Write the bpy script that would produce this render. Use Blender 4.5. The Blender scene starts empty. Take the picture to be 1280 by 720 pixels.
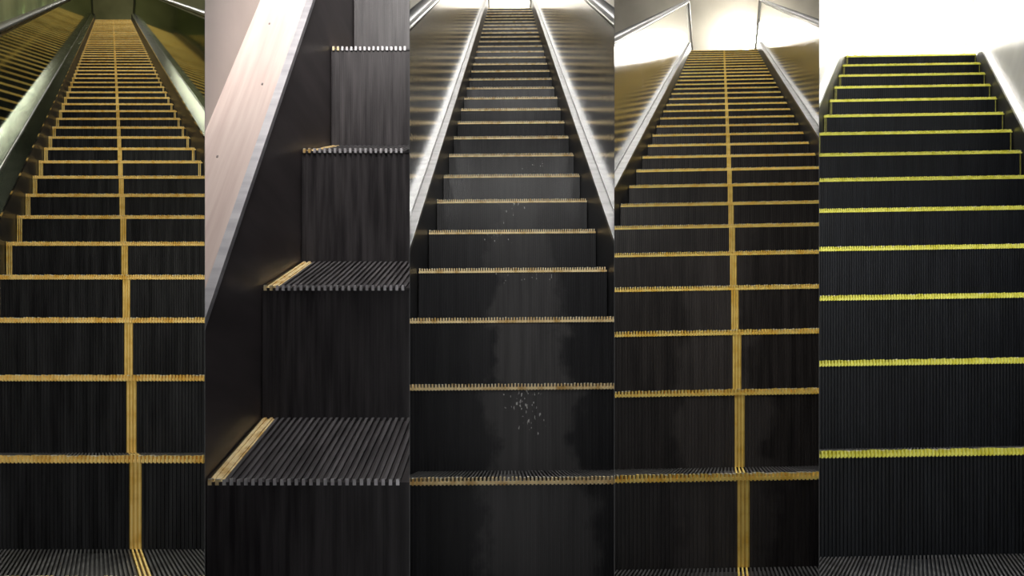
import bpy, bmesh, math, random
from mathutils import Vector
random.seed(3)
scene = bpy.context.scene
scene.view_settings.view_transform = 'Standard'
FLOOR = -0.76
W = [-0.3643, -0.1214, 0.1214, 0.3643]      # plan slopes of the dividing walls
CANT = None                                  # sideways cant of the truss being built: (slope, x(y))

# ---------------------------------------------------------------- materials
def nt(name):
    m = bpy.data.materials.new(name); m.use_nodes = True
    n = m.node_tree.nodes; l = m.node_tree.links
    return m, n, l, n['Principled BSDF']
def noise_mat(name, c1, c2, scale=(8,8,8), rough=0.5, metal=0.0, bump=0.0, detail=4, lo=0.35, hi=0.65, spec=0.5, coat=0.0, alpha=1.0):
    m, n, l, b = nt(name)
    tc = n.new('ShaderNodeTexCoord'); mp = n.new('ShaderNodeMapping')
    mp.inputs['Scale'].default_value = scale
    l.new(tc.outputs['Object'], mp.inputs['Vector'])
    ns = n.new('ShaderNodeTexNoise'); ns.inputs['Scale'].default_value = 1; ns.inputs['Detail'].default_value = detail
    l.new(mp.outputs[0], ns.inputs['Vector'])
    r = n.new('ShaderNodeValToRGB')
    r.color_ramp.elements[0].position = lo; r.color_ramp.elements[1].position = hi
    r.color_ramp.elements[0].color = (*c1,1); r.color_ramp.elements[1].color = (*c2,1)
    l.new(ns.outputs['Fac'], r.inputs['Fac']); l.new(r.outputs['Color'], b.inputs['Base Color'])
    b.inputs['Roughness'].default_value = rough; b.inputs['Metallic'].default_value = metal
    b.inputs['Specular IOR Level'].default_value = spec
    b.inputs['Coat Weight'].default_value = coat
    if bump:
        bp = n.new('ShaderNodeBump'); bp.inputs['Strength'].default_value = bump; bp.inputs['Distance'].default_value = 0.01
        l.new(ns.outputs['Fac'], bp.inputs['Height']); l.new(bp.outputs[0], b.inputs['Normal'])
    return m
def emit_mat(name, col, s):
    m, n, l, b = nt(name)
    b.inputs['Base Color'].default_value = (*col,1)
    b.inputs['Emission Color'].default_value = (*col,1); b.inputs['Emission Strength'].default_value = s
    return m
def glass_mat(name):
    """green tinted balustrade glass: clear tint mixed with a sharp reflection"""
    m, n, l, b = nt(name)
    out = n['Material Output']
    tr = n.new('ShaderNodeBsdfTransparent'); tr.inputs[0].default_value=(.42,.56,.42,1)
    gl = n.new('ShaderNodeBsdfGlossy'); gl.inputs['Roughness'].default_value=.05; gl.inputs['Color'].default_value=(.78,.85,.68,1)
    fr = n.new('ShaderNodeFresnel'); fr.inputs['IOR'].default_value=1.7
    mx = n.new('ShaderNodeMixShader'); l.new(fr.outputs[0], mx.inputs[0]); l.new(tr.outputs[0], mx.inputs[1]); l.new(gl.outputs[0], mx.inputs[2])
    l.new(mx.outputs[0], out.inputs['Surface'])
    return m
def step_mat(name, c1, c2, worn=None, band=None, drops=(), rough=.42):
    """dark die-cast step metal with vertical streaks, an optional dusty worn lane and dried white drips"""
    m, n, l, b = nt(name)
    tc = n.new('ShaderNodeTexCoord'); mp = n.new('ShaderNodeMapping'); mp.inputs['Scale'].default_value = (55,6,3.5)
    l.new(tc.outputs['Object'], mp.inputs['Vector'])
    ns = n.new('ShaderNodeTexNoise'); ns.inputs['Scale'].default_value = 1; ns.inputs['Detail'].default_value = 6
    l.new(mp.outputs[0], ns.inputs['Vector'])
    r = n.new('ShaderNodeValToRGB'); r.color_ramp.elements[0].position=.35; r.color_ramp.elements[1].position=.75
    r.color_ramp.elements[0].color=(*c1,1); r.color_ramp.elements[1].color=(*c2,1)
    l.new(ns.outputs['Fac'], r.inputs['Fac'])
    col = r.outputs['Color']
    def math_(op, a, bb=None):
        x = n.new('ShaderNodeMath'); x.operation = op
        for i, v in enumerate((a, bb)):
            if v is None: continue
            if isinstance(v, (int, float)): x.inputs[i].default_value = v
            else: l.new(v, x.inputs[i])
        return x.outputs[0]
    if worn:
        cx, sl, hw = band
        sp = n.new('ShaderNodeSeparateXYZ'); l.new(tc.outputs['Object'], sp.inputs[0])
        n2 = n.new('ShaderNodeTexNoise'); n2.inputs['Scale'].default_value = 5; n2.inputs['Detail'].default_value = 6; n2.inputs['Roughness'].default_value=.65
        l.new(tc.outputs['Object'], n2.inputs['Vector'])
        lane = math_('SUBTRACT', sp.outputs['X'], math_('ADD', math_('MULTIPLY', sp.outputs['Y'], sl), cx))
        lane = math_('ADD', lane, math_('MULTIPLY', math_('SUBTRACT', n2.outputs['Fac'], .5), .38))
        d = math_('ABSOLUTE', lane)
        mr = n.new('ShaderNodeMapRange'); mr.inputs['From Min'].default_value = hw-.01; mr.inputs['From Max'].default_value = hw+.03
        mr.inputs['To Min'].default_value = 1; mr.inputs['To Max'].default_value = 0
        l.new(d, mr.inputs['Value'])
        # the lane fades out towards the upper steps
        fd = n.new('ShaderNodeMapRange'); fd.inputs['From Min'].default_value=2.6; fd.inputs['From Max'].default_value=4.4
        fd.inputs['To Min'].default_value=1; fd.inputs['To Max'].default_value=.12
        l.new(sp.outputs['Y'], fd.inputs['Value'])
        fac = math_('MULTIPLY', mr.outputs[0], math_('ADD', math_('MULTIPLY', ns.outputs['Fac'], .9), .2))
        fac = math_('MULTIPLY', fac, fd.outputs[0])
        mx = n.new('ShaderNodeMix'); mx.data_type='RGBA'
        l.new(fac, mx.inputs['Factor']); l.new(col, mx.inputs['A'])
        mx.inputs['B'].default_value = (*worn,1)
        col = mx.outputs['Result']
    if drops:
        n3 = n.new('ShaderNodeTexNoise'); n3.inputs['Scale'].default_value = 1; n3.inputs['Detail'].default_value = 3
        mp3 = n.new('ShaderNodeMapping'); mp3.inputs['Scale'].default_value=(90,90,50); l.new(tc.outputs['Object'], mp3.inputs['Vector'])
        l.new(mp3.outputs[0], n3.inputs['Vector'])
    for (p, rad, th) in drops:
        dist = n.new('ShaderNodeVectorMath'); dist.operation='DISTANCE'; dist.inputs[1].default_value = p
        l.new(tc.outputs['Object'], dist.inputs[0])
        v = math_('SUBTRACT', n3.outputs['Fac'], math_('MULTIPLY', dist.outputs['Value'], .14/rad))
        v = math_('GREATER_THAN', v, th)
        mx = n.new('ShaderNodeMix'); mx.data_type='RGBA'; l.new(v, mx.inputs['Factor'])
        l.new(col, mx.inputs['A']); mx.inputs['B'].default_value=(.55,.55,.53,1); col = mx.outputs['Result']
    l.new(col, b.inputs['Base Color'])
    b.inputs['Roughness'].default_value=rough; b.inputs['Specular IOR Level'].default_value=.28
    return m

def yellow_mat(name, a, bcol): return noise_mat(name, a, bcol, (30,30,30), .45, 0, 0, 3, .3, .55)
steel = noise_mat('brushed_steel', (.54,.55,.55), (.70,.71,.71), (3,3,60), .12, 1, .06)
steel_d = noise_mat('trim_steel', (.30,.30,.30), (.46,.46,.46), (4,4,40), .3, 1, .03)
steel_g = noise_mat('trim_steel_green_sheen', (.28,.31,.29), (.58,.60,.58), (2,2,3), .12, 1, .03)  # green of the reflections put into the steel's own colour
skirt_m = noise_mat('skirt_black', (.02,.02,.022), (.045,.045,.048), (2,2,12), .35, .3)
rubber = noise_mat('handrail_rubber', (.02,.02,.022), (.035,.035,.035), (6,6,6), .25)
plate_m = noise_mat('landing_plate_steel', (.25,.25,.25), (.4,.4,.4), (60,8,8), .4, .8, .1)
floor_m = noise_mat('floor_tile', (.22,.21,.2), (.3,.29,.27), (3,3,3), .5)
beige = noise_mat('wall_beige', (.60,.57,.50), (.67,.64,.57), (1.5,1.5,1.5), .6)
beige4 = noise_mat('wall_tan', (.38,.35,.29), (.46,.43,.36), (1.5,1.5,1.5), .6)
greyc = noise_mat('ceiling_grey', (.55,.55,.54), (.62,.62,.61), (1.5,1.5,1.5), .6)
white = noise_mat('wall_white', (.85,.84,.80), (.9,.89,.86), (1,1,1), .6)
divm = noise_mat('divider_paint', (.05,.05,.05), (.07,.07,.07), (2,2,2), .7)

# ---------------------------------------------------------------- mesh helpers
class MB:
    def __init__(s): s.v=[]; s.f=[]; s.m=[]
    def hexa(s, p, mi=0, skip=()):
        b=len(s.v); s.v += p
        for i,q in enumerate(((0,3,2,1),(4,5,6,7),(0,1,5,4),(1,2,6,5),(2,3,7,6),(3,0,4,7))):
            if i in skip: continue
            s.f.append(tuple(b+k for k in q)); s.m.append(mi)
    def box(s, x0,x1,y0,y1,z0,z1, mi=0, sk=0.0, zr=0.0, skip=()):
        """sk: sideways shift of the back relative to the front, zr: rise of the back"""
        s.hexa([(x0,y0,z0),(x1,y0,z0),(x1+sk,y1,z0+zr),(x0+sk,y1,z0+zr),
                (x0,y0,z1),(x1,y0,z1),(x1+sk,y1,z1+zr),(x0+sk,y1,z1+zr)], mi, skip)
    def quad(s, a,b,c,d, mi=0):
        k=len(s.v); s.v += [a,b,c,d]; s.f.append((k,k+1,k+2,k+3)); s.m.append(mi)
    def sweep(s, prof, path, mi=0, closed=True):
        k=len(s.v); n=len(prof)
        for (x,y,z) in path:
            for (dx,dz) in prof: s.v.append((x+dx,y,z+dz))
        for i in range(len(path)-1):
            for j in range(n if closed else n-1):
                j2=(j+1)%n
                s.f.append((k+i*n+j,k+i*n+j2,k+(i+1)*n+j2,k+(i+1)*n+j)); s.m.append(mi)
        if closed:
            s.f.append(tuple(k+j for j in range(n))); s.m.append(mi)
            e=k+(len(path)-1)*n
            s.f.append(tuple(e+j for j in reversed(range(n)))); s.m.append(mi)

def make(mb, name, mats, parent=None, clip=None, smooth=False, floor_clip=False):
    vs = mb.v
    if CANT and parent is not None:
        vs = [(x,y,z+CANT[0]*(x-CANT[1](y))) for x,y,z in vs]
    me = bpy.data.meshes.new(name); me.from_pydata(vs, [], mb.f)
    for i,f in enumerate(me.polygons): f.material_index = mb.m[i]
    for m in mats: me.materials.append(m)
    bm = bmesh.new(); bm.from_mesh(me)
    planes=[]
    if clip:
        lo,hi = clip
        if lo is not None: planes.append(((0.0003,0,0), Vector((-1,lo,0))))
        if hi is not None: planes.append(((-0.0003,0,0), Vector((1,-hi,0))))
    if floor_clip: planes.append(((0,0,FLOOR), Vector((0,0,-1))))
    for co,no in planes:
        bmesh.ops.bisect_plane(bm, geom=bm.verts[:]+bm.edges[:]+bm.faces[:], plane_co=co, plane_no=no, clear_outer=True)
    bmesh.ops.recalc_face_normals(bm, faces=bm.faces[:]) if len(bm.faces)<3000 else None
    bm.to_mesh(me); bm.free()
    if smooth:
        for p in me.polygons: p.use_smooth=True
    if len(me.polygons)==0:
        bpy.data.meshes.remove(me); return None
    o = bpy.data.objects.new(name, me); scene.collection.objects.link(o)
    if parent: o.parent = parent
    return o

D = 0.4
def escalator(c):
    global CANT
    root = bpy.data.objects.new('escalator', None); scene.collection.objects.link(root)
    y0,z0,cx,half,sx,sl,N = c['y0'],c['z0'],c['cx'],c['half'],c['sx'],c['slope'],c['N']
    CANT = (c['cant'], (lambda y: cx+(y-y0)*sx)) if c.get('cant') else None
    rise = D*sl; tr = c.get('tread_rise',0.0); pitch=c.get('pitch',.0092); clip=c['clip']
    nmin = c.get('nmin',-2)
    mb = MB()
    lo = clip[0] if clip[0] is not None else -9; hi = clip[1] if clip[1] is not None else 9
    sk = D*sx
    k = c.get('k',1.0)
    rr = c.get('rib',.0045)
    for n in range(nmin, N+1):
        y=y0+n*D; z=z0+n*rise; xc=cx+n*sk; xl=xc-half; xr=xc+half
        rb = rise-tr
        # riser body and tread body
        mb.quad((xl,y,z-rb-.012),(xr,y,z-rb-.012),(xr,y,z-.010),(xl,y,z-.010),0)
        mb.quad((xl,y,z-.010),(xr,y,z-.010),(xr+sk,y+D,z+tr-.010),(xl+sk,y+D,z+tr-.010),0)
        # side cheeks
        for xe in (xl,xr):
            mb.quad((xe,y,z-rb),(xe,y,z),(xe+sk,y+D,z+tr),(xe+sk,y+D,z-rb),0)
        # nosing bar between the teeth
        nb = 0 if c['nose']==2 else 1
        mb.box(xl,xr,y-.0025*k,y+.004,z-.013*k,z-.006*k, nb, skip=())
        cnt = int((2*half)/pitch)
        for i in range(cnt):
            x = xl + (i+.28)*pitch; x1 = x+pitch*.46
            if x1 < lo*y-.02-abs(sk) or x > hi*(y+D)+.02+abs(sk): continue
            off = abs((x+x1)/2-xc)
            cen = c.get('centre',False) and off < .0165
            side = c.get('side',0) and off > half-c['side']
            leftonly = c.get('left_tread',0) and ((x-xl) < c['left_tread'])
            rm = 1 if (cen or side) else 0
            if side and c.get('side_dim'): rm = 3
            tm = 1 if (cen or side or leftonly) else 4
            tz = random.uniform(-.001,.0012)
            # riser rib
            if c['nose']==2:      # riser ribs are finer than the tread cleats
                for q in (0,.5): mb.box(x+q*pitch,x+q*pitch+pitch*.22,y-rr,y+.001,z-rb,z-.013*k, 0, skip=(0,1,4))
            else:
                mb.box(x,x1,y-rr,y+.001,z-rb,z-.013*k, rm, skip=(0,1,4))
            # nosing tooth (painted), with a worn crown and white highlights put into its colour
            tmi = c['nose'] if not leftonly else 1
            mb.box(x,x1,y-.0065*k,y+.014,z-.015*k,z+.001*k+tz, tmi, skip=(1,))
            mb.box(x,x1,y-.0065*k,y+.014,z+.001*k+tz,z+.003*k+tz, 2 if random.random()<c.get('worn_highlight',.5) else tmi, skip=(0,))
            # tread cleat
            mb.hexa([(x,y+.014,z-.01),(x1,y+.014,z-.01),(x1+sk,y+D,z-.01+tr),(x+sk,y+D,z-.01+tr),
                     (x,y+.014,z),(x1,y+.014,z),(x1+sk,y+D,z+tr),(x+sk,y+D,z+tr)], tm, skip=(0,4))
        if c.get('left_tread'):
            a=c['left_tread']; mb.quad((xl,y+.01,z-.004),(xl+a,y+.01,z-.004),(xl+a+sk,y+D,z+tr-.004),(xl+sk,y+D,z+tr-.004),1)
        if c.get('centre'):
            mb.quad((xc-.014,y-.002,z-rb),(xc+.014,y-.002,z-rb),(xc+.014,y-.002,z-.01),(xc-.014,y-.002,z-.01),3)
    make(mb,'steps',[c['black'],c['yellow'],c['tip'],c['yellow_d'],c['cleat']],root,clip,floor_clip=True)

    # stations along the truss: lower flat, incline, upper flat
    yb=y0+nmin*D; yN=y0+N*D; yend=yN+c['land']
    def zb(y): return z0+(min(max(y,yb),yN)-y0)*sl
    ys=[yb-.55,yb,yN,yend]
    def X(y): return cx+(y-y0)*sx
    path=[(X(y),y,zb(y)) for y in ys]
    for sgn,side in ((-1,'left'),(1,'right')):
        e=half+.004; hk=c['hk']; w=c['w']; H=c['H']
        def R(a,b,z_a,z_b): return [(sgn*a,z_a),(sgn*b,z_a),(sgn*b,z_b),(sgn*a,z_b)]
        mb=MB(); mb.sweep(R(e,e+.01,-.5,hk-.004),path); make(mb,'skirt_panel_'+side,[c['skirt']],root,clip,floor_clip=True)
        tw=c.get('tw')
        mb=MB()
        if tw:
            mb.sweep(R(e-.002,e+tw,hk-.02,hk+.006),path,0); mb.sweep(R(e+tw,e+w+.03,hk-.02,hk),path,1)
            for i in range(14):       # fixing screws of the deck board
                yy=y0-.3+i*.23; xx=X(yy)+sgn*(e+tw+.045+.05*(i%2))
                mb.box(xx-.0025,xx+.0025,yy-.002,yy+.002,zb(yy)+hk-.004,zb(yy)+hk+.001,2,zr=.004*sl)
            make(mb,'deck_board_'+side,[steel_l,c['deck'],screw],root,clip,floor_clip=True)
        else:
            mb.sweep(R(e-.002,e+w+.03,hk-.02,hk),path,0)
            mb.sweep(R(e+w-.004,e+w+.002,hk,hk+.012),path,0)
            make(mb,'deck_trim_'+side,[c['deck']],root,clip,floor_clip=True)
        # balustrade panel with rounded newel end
        Rn=H/2
        st=[]
        for a in range(0,91,10):
            t=math.radians(a); y=ys[0]-Rn*math.cos(t); h=Rn*math.sin(t); zm=zb(y)+hk+Rn
            st.append((y,zm-h,zm+h))
        for y in ys[1:]: st.append((y,zb(y)+hk,zb(y)+hk+H))
        mb=MB(); th=.012; xi=sgn*(e+w)
        for i in range(len(st)-1):
            (ya,la,ua),(yb2,lb,ub)=st[i],st[i+1]
            ns=max(1,int((yb2-ya)/1.6)); 
            for j in range(ns):
                t0=j/ns; t1=(j+1)/ns; g=.002 if ns>1 else 0
                y1=ya+(yb2-ya)*t0+g; y2=ya+(yb2-ya)*t1-g
                L1=la+(lb-la)*t0;L2=la+(lb-la)*t1;U1=ua+(ub-ua)*t0;U2=ua+(ub-ua)*t1
                x1=X(y1)+xi; x2=X(y2)+xi; o=sgn*th
                mb.hexa([(x1,y1,L1),(x1+o,y1,L1),(x2+o,y2,L2),(x2,y2,L2),(x1,y1,U1),(x1+o,y1,U1),(x2+o,y2,U2),(x2,y2,U2)])
        make(mb,'balustrade_panel_'+side,[c['panel']],root,clip,floor_clip=True)
        # handrail: rounded section following the panel edge round the newel
        pts=[(y,u) for (y,l,u) in st]; low=[(y,l) for (y,l,u) in st[:10]][::-1]
        line=[(q[0],q[1]) for q in low[0:-1]]+pts
        mb=MB(); ring=[(math.cos(t)*.040,math.sin(t)*.020) for t in [i*math.pi/6 for i in range(12)]]
        base=len(mb.v)
        for i,(y,z) in enumerate(line):
            a=line[max(i-1,0)]; b=line[min(i+1,len(line)-1)]
            ty,tz=b[0]-a[0],b[1]-a[1]; L=math.hypot(ty,tz) or 1; ny,nz=-tz/L,ty/L
            for dx,dn in ring: mb.v.append((X(y)+sgn*(e+w+.006)+dx, y+ny*(dn+.012), z+nz*(dn+.012)))
        for i in range(len(line)-1):
            for j in range(12):
                j2=(j+1)%12
                mb.f.append((base+i*12+j,base+i*12+j2,base+(i+1)*12+j2,base+(i+1)*12+j)); mb.m.append(0)
        make(mb,'handrail_'+side,[c.get('rail',rubber)],root,clip,smooth=True,floor_clip=True)
        mb=MB(); mb.sweep(R(e+w-.006,e+w+.018,hk+H-.022,hk+H-.004),path); make(mb,'handrail_guide_'+side,[steel_d],root,clip,floor_clip=True)
        mb=MB(); mb.sweep(R(e+w+.03,e+w+.16,hk-.02,hk),path); mb.sweep(R(e+w+.15,e+w+.16,-.9,hk-.02),path)
        make(mb,'outer_cladding_'+side,[c['deck']],root,clip,floor_clip=True)
    # landing plates and comb
    zt=zb(yN)
    mb=MB(); mb.box(X(yN)-half+D*sx,X(yN)+half+D*sx,yN+D,yend,zt+tr-.05,zt+tr,0,sk=(yend-yN-D)*sx)
    make(mb,'upper_landing_plate',[plate_m],root,clip)
    zl=max(zb(yb)-rise,FLOOR+.01)
    mb=MB(); mb.box(X(yb-.9)-half,X(yb-.9)+half,yb-.9,yb-.42,FLOOR,zl,0,sk=.48*sx)
    q=0
    while q<2*half-.02:
        mb.box(X(yb-.42)-half+q,X(yb-.42)-half+q+.006,yb-.42,yb-.36,zl-.008,zl,1,sk=.06*sx); q+=.0184
    make(mb,'comb_plate',[plate_m,c['yellow']],root,clip,floor_clip=True)
    CANT=None
    # building shell of this bay
    lo2=clip[0]; hi2=clip[1]
    yw=yend
    def edge(y,which):
        if which=='L': return lo2*y if lo2 is not None else X(y)-half-c['w']-.5
        return hi2*y if hi2 is not None else X(y)+half+c['w']+.5
    ch=c.get('ch',2.5)
    i=c['id']
    mb=MB(); mb.box(edge(yw,'L')-.02,edge(yw,'R')+.02,yw,yw+.1,FLOOR,zt+ch+.4)
    make(mb,'wall_back_%d'%i,[c['wall']],None,(lo2,hi2))
    mb=MB()
    for (a,b) in ((yb-.2,yN),(yN,yend)):
        za,zc=zb(a)+ch,zb(b)+ch
        mb.hexa([(edge(a,'L'),a,za),(edge(a,'R'),a,za),(edge(b,'R'),b,zc),(edge(b,'L'),b,zc),
                 (edge(a,'L'),a,za+.1),(edge(a,'R'),a,za+.1),(edge(b,'R'),b,zc+.1),(edge(b,'L'),b,zc+.1)])
    make(mb,'ceiling_%d'%i,[c['ceil']],None,(lo2,hi2))
    # ceiling luminaires
    q=yb+.6; step=c.get('lstep',2.4)
    ang=math.atan(sl)
    def wedge_mid(y):
        if lo2 is None: return X(y)
        if hi2 is None: return X(y)
        return .5*(lo2+hi2)*y
    while q<yN+.3:
        za=zb(q)+ch-.05; xm=wedge_mid(q)
        wd=.3 if q>2 else .2
        lamp=bpy.data.objects.new('ceiling_lamp',None); scene.collection.objects.link(lamp)
        mb=MB(); mb.box(xm-wd/2,xm+wd/2,q-.45,q+.45,za-.02-.45*sl,za+.06-.45*sl,0,zr=.9*sl)
        make(mb,'lamp_housing',[white],lamp,None)
        ld=bpy.data.lights.new('lamp','AREA'); ld.shape='RECTANGLE'; ld.size=wd*.8; ld.size_y=.8
        ld.energy=c['E']; ld.color=c['lc']
        lob=bpy.data.objects.new('lamp_tube',ld); scene.collection.objects.link(lob)
        lob.location=(xm,q,za-.04); lob.rotation_euler=(ang,0,0)
        lob.parent=lamp
        q+=step
    return root

yel1=yellow_mat('yellow_amber',(.80,.48,.08),(.96,.71,.25))
yel3=yellow_mat('yellow_dirty',(.62,.38,.10),(.98,.80,.45))
yel4=yellow_mat('yellow_orange',(.88,.55,.06),(.98,.76,.22))
yel5=yellow_mat('yellow_lime',(.72,.68,.05),(.90,.88,.18))
yd=noise_mat('yellow_groove',(.50,.31,.05),(.70,.46,.09),(30,30,30),.6)
yd5=noise_mat('yellow_faded',(.20,.19,.04),(.35,.33,.06),(30,30,30),.6)
tip=noise_mat('worn_highlight',(.80,.72,.5),(.95,.9,.75),(60,60,60),.35,.0)
tip2=noise_mat('worn_metal_tip',(.65,.62,.65),(.9,.88,.9),(60,60,60),.3,.3)
screw=noise_mat('screw_head',(.25,.20,.19),(.35,.29,.28),(9,9,9),.4,.3)
blk1=step_mat('step_black_a',(.010,.010,.011),(.036,.036,.038))
blk2=step_mat('step_black_b',(.022,.019,.021),(.085,.077,.080))
blk3=step_mat('step_black_c',(.010,.010,.0115),(.023,.023,.025),(.085,.082,.082),(.045,.004,.12),
      (((.035,2.34,.09),.05,.545),((.06,2.34,.02),.045,.56),((-.06,3.5,.86),.10,.57),((.1,3.15,.62),.06,.57),((.0,3.9,1.1),.16,.60),
       ((-.03,3.15,.63),.07,.565),((.15,4.7,1.55),.1,.58)),.38)
blk4=step_mat('step_black_d',(.013,.011,.0105),(.040,.035,.033),(.065,.058,.055),(.0,.2481,.1))
blk5=step_mat('step_black_e',(.008,.009,.011),(.017,.019,.023))
cleat=noise_mat('cleat_pale',(.05,.05,.05),(.12,.12,.12),(40,6,6),.4,.2)  # tread cleats set paler than the risers
cleat2=noise_mat('cleat_pale_grey',(.11,.105,.11),(.22,.21,.22),(40,6,6),.32,.4)
glass=glass_mat('green_tinted_glass')
pink=noise_mat('deck_rose_metal',(.70,.55,.50),(.82,.68,.62),(50,2,2),.45,.0,.03)
steel_l=noise_mat('deck_edge_steel',(.55,.54,.58),(.72,.71,.74),(4,4,40),.35,.5)
greyp=noise_mat('grey_panel',(.40,.38,.36),(.50,.47,.45),(2,2,2),.4,.2)
wht_p=noise_mat('pale_panel',(.86,.85,.83),(.92,.91,.89),(1,1,10),.3,.0)
wall1=noise_mat('wall_olive',(.20,.20,.09),(.34,.33,.16),(1,1,1),.5)
skirt2=noise_mat('skirt_graphite',(.070,.060,.064),(.12,.103,.108),(2,2,12),.4,.1)

escalator(dict(id=1,y0=1.961,z0=-.0577,cx=-.8745,half=.5005,sx=-.4753,slope=.536,N=54,clip=(None,W[0]),
  black=blk1,yellow=yel1,yellow_d=yd,tip=tip,cleat=cleat,nose=1,centre=True,side=.03,hk=.17,w=.11,H=.68,land=3,
  skirt=skirt_m,deck=steel_g,panel=glass,wall=wall1,ceil=beige,E=34,lc=(1,.97,.86),worn_highlight=.3))
escalator(dict(id=2,y0=1.927,z0=-.1097,cx=-.198,half=.5,sx=.0237,slope=1.279,N=6,clip=(W[0],W[1]),nmin=-1,tread_rise=.15,
  pitch=.0165,k=.8,rib=.0012,black=blk2,yellow=yel3,yellow_d=yd,tip=tip2,cleat=cleat2,nose=2,left_tread=.034,hk=.366,w=.18,tw=.022,H=.95,land=2,
  skirt=skirt2,deck=pink,panel=greyp,wall=greyp,ceil=beige,E=36,lc=(1,.96,.93),worn_highlight=1,side_dim=0))
escalator(dict(id=3,y0=1.949,z0=-.1073,cx=.0074,half=.3513,sx=-.0038,slope=.5968,N=29,clip=(W[1],W[2]),cant=.008,
  black=blk3,yellow=yel3,yellow_d=yd,tip=tip,cleat=cleat,nose=1,hk=.178,w=.036,H=.73,land=3,
  skirt=skirt_m,deck=steel_d,panel=steel,wall=beige,ceil=greyc,E=27,lc=(1,.975,.94)))
escalator(dict(id=4,y0=1.930,z0=-.0970,cx=.5292,half=.5676,sx=.2481,slope=.5313,N=31,clip=(W[2],W[3]),cant=.018,
  black=blk4,yellow=yel4,yellow_d=yd,tip=tip,cleat=cleat,nose=1,centre=True,hk=.137,w=.046,H=.69,land=3,
  skirt=skirt_m,deck=steel_d,panel=steel,wall=beige4,ceil=greyc,E=30,lc=(1,.97,.92)))
escalator(dict(id=5,y0=2.036,z0=-.0444,cx=1.0083,half=.5602,sx=.4649,slope=.6309,N=13,clip=(W[3],None),cant=.016,
  black=blk5,yellow=yel5,yellow_d=yd5,tip=tip,cleat=cleat,nose=1,side=.018,side_dim=1,hk=.127,w=.04,H=.72,land=2.5,
  skirt=skirt_m,deck=wht_p,panel=wht_p,wall=white,ceil=white,E=38,lc=(1,.98,.95),worn_highlight=.15))

# thin sheet-metal divider walls between the bays
for i,s in enumerate(W):
    mb=MB(); t=.0002
    pr=[(1.0,FLOOR),(28,FLOOR),(28,19),(1.0,4)]
    a=[(s*y-t,y,z) for y,z in pr]; b=[(s*y+t,y,z) for y,z in pr]
    mb.hexa([a[0],b[0],b[1],a[1],a[3],b[3],b[2],a[2]])
    make(mb,'wall_divider_%d'%(i+1),[divm])
# floor of the lower concourse
mb=MB(); mb.box(-22,22,-3,30,FLOOR-.1,FLOOR); make(mb,'floor',[floor_m])
# outer side walls
def side_wall(name,c,off,y1,slope,z0,mat):
    cx,y0,sx=c; mb=MB(); ya=.6
    xa=cx+(ya-y0)*sx+off; xb=cx+(y1-y0)*sx+off; t=.1 if off>0 else -.1
    za=z0+(ya-y0)*slope+3.4; zb=z0+(y1-y0)*slope+3
    mb.hexa([(xa,ya,FLOOR),(xa+t,ya,FLOOR),(xb+t,y1,FLOOR),(xb,y1,FLOOR),(xa,ya,za),(xa+t,ya,za),(xb+t,y1,zb),(xb,y1,zb)])
    make(mb,name,[mat])
side_wall('wall_left',(-.8745,1.961,-.4753),-1.14,26.6,.536,-.0577,wall1)
side_wall('wall_right',(1.0083,2.036,.4649),1.12,9.8,.6309,-.0444,white)

# globe luminaires: one at an upper landing, the rest added for glow
def wall_or_added_lamp(x,y,z,r,E,col):
    root=bpy.data.objects.new('wall_or_added_lamp',None); scene.collection.objects.link(root)
    bm=bmesh.new(); bmesh.ops.create_uvsphere(bm,u_segments=20,v_segments=12,radius=r)
    me=bpy.data.meshes.new('globe'); bm.to_mesh(me); bm.free(); me.materials.append(emit_mat('lamp_globe',col,E))
    o=bpy.data.objects.new('globe',me); scene.collection.objects.link(o); o.location=(x,y,z); o.parent=root
    mb=MB(); mb.box(x-.02,x+.02,y,y+.3,z-.02,z+.02); make(mb,'bracket',[steel_d],root)
wall_or_added_lamp(4.74,16.9,7.93,.24,60,(1,.97,.9))
wall_or_added_lamp(.2,16.0,8.5,.2,110,(1,.97,.9))  # added lamp, puts a hot spot on the steel balustrade
# added green globes behind the left glass, imitating a green reflected glow
for y in (4.5,7.5,10.5,13.5,16.5,19.5):
    x=-.8745+(y-1.961)*-.4753-1.10; z=-.0577+(y-1.961)*.536+.55
    wall_or_added_lamp(x,y,z,.06,14,(.6,1,.5))

def area(name,loc,rot,sx,sy,E,col):
    ld=bpy.data.lights.new(name,'AREA'); ld.shape='RECTANGLE'; ld.size=sx; ld.size_y=sy; ld.energy=E; ld.color=col
    o=bpy.data.objects.new(name,ld); scene.collection.objects.link(o); o.location=loc; o.rotation_euler=rot
area('added_wall_fill',(3.8,7.9,5.0),(math.radians(60),0,0),1.5,.6,320,(1,.98,.93))  # unseen area light added to overexpose the white back wall

w=bpy.data.worlds.new('world'); scene.world=w; w.use_nodes=True
w.node_tree.nodes['Background'].inputs[0].default_value=(.99,.99,1,1)
w.node_tree.nodes['Background'].inputs[1].default_value=1.4

cam=bpy.data.cameras.new('camera'); co=bpy.data.objects.new('camera',cam); scene.collection.objects.link(co)
cam.sensor_width=36; cam.lens=1054/1280*36; cam.shift_y=180/1280; cam.clip_start=.05; cam.clip_end=200
co.location=(0,0,0); co.rotation_euler=(math.radians(90),0,0); scene.camera=co
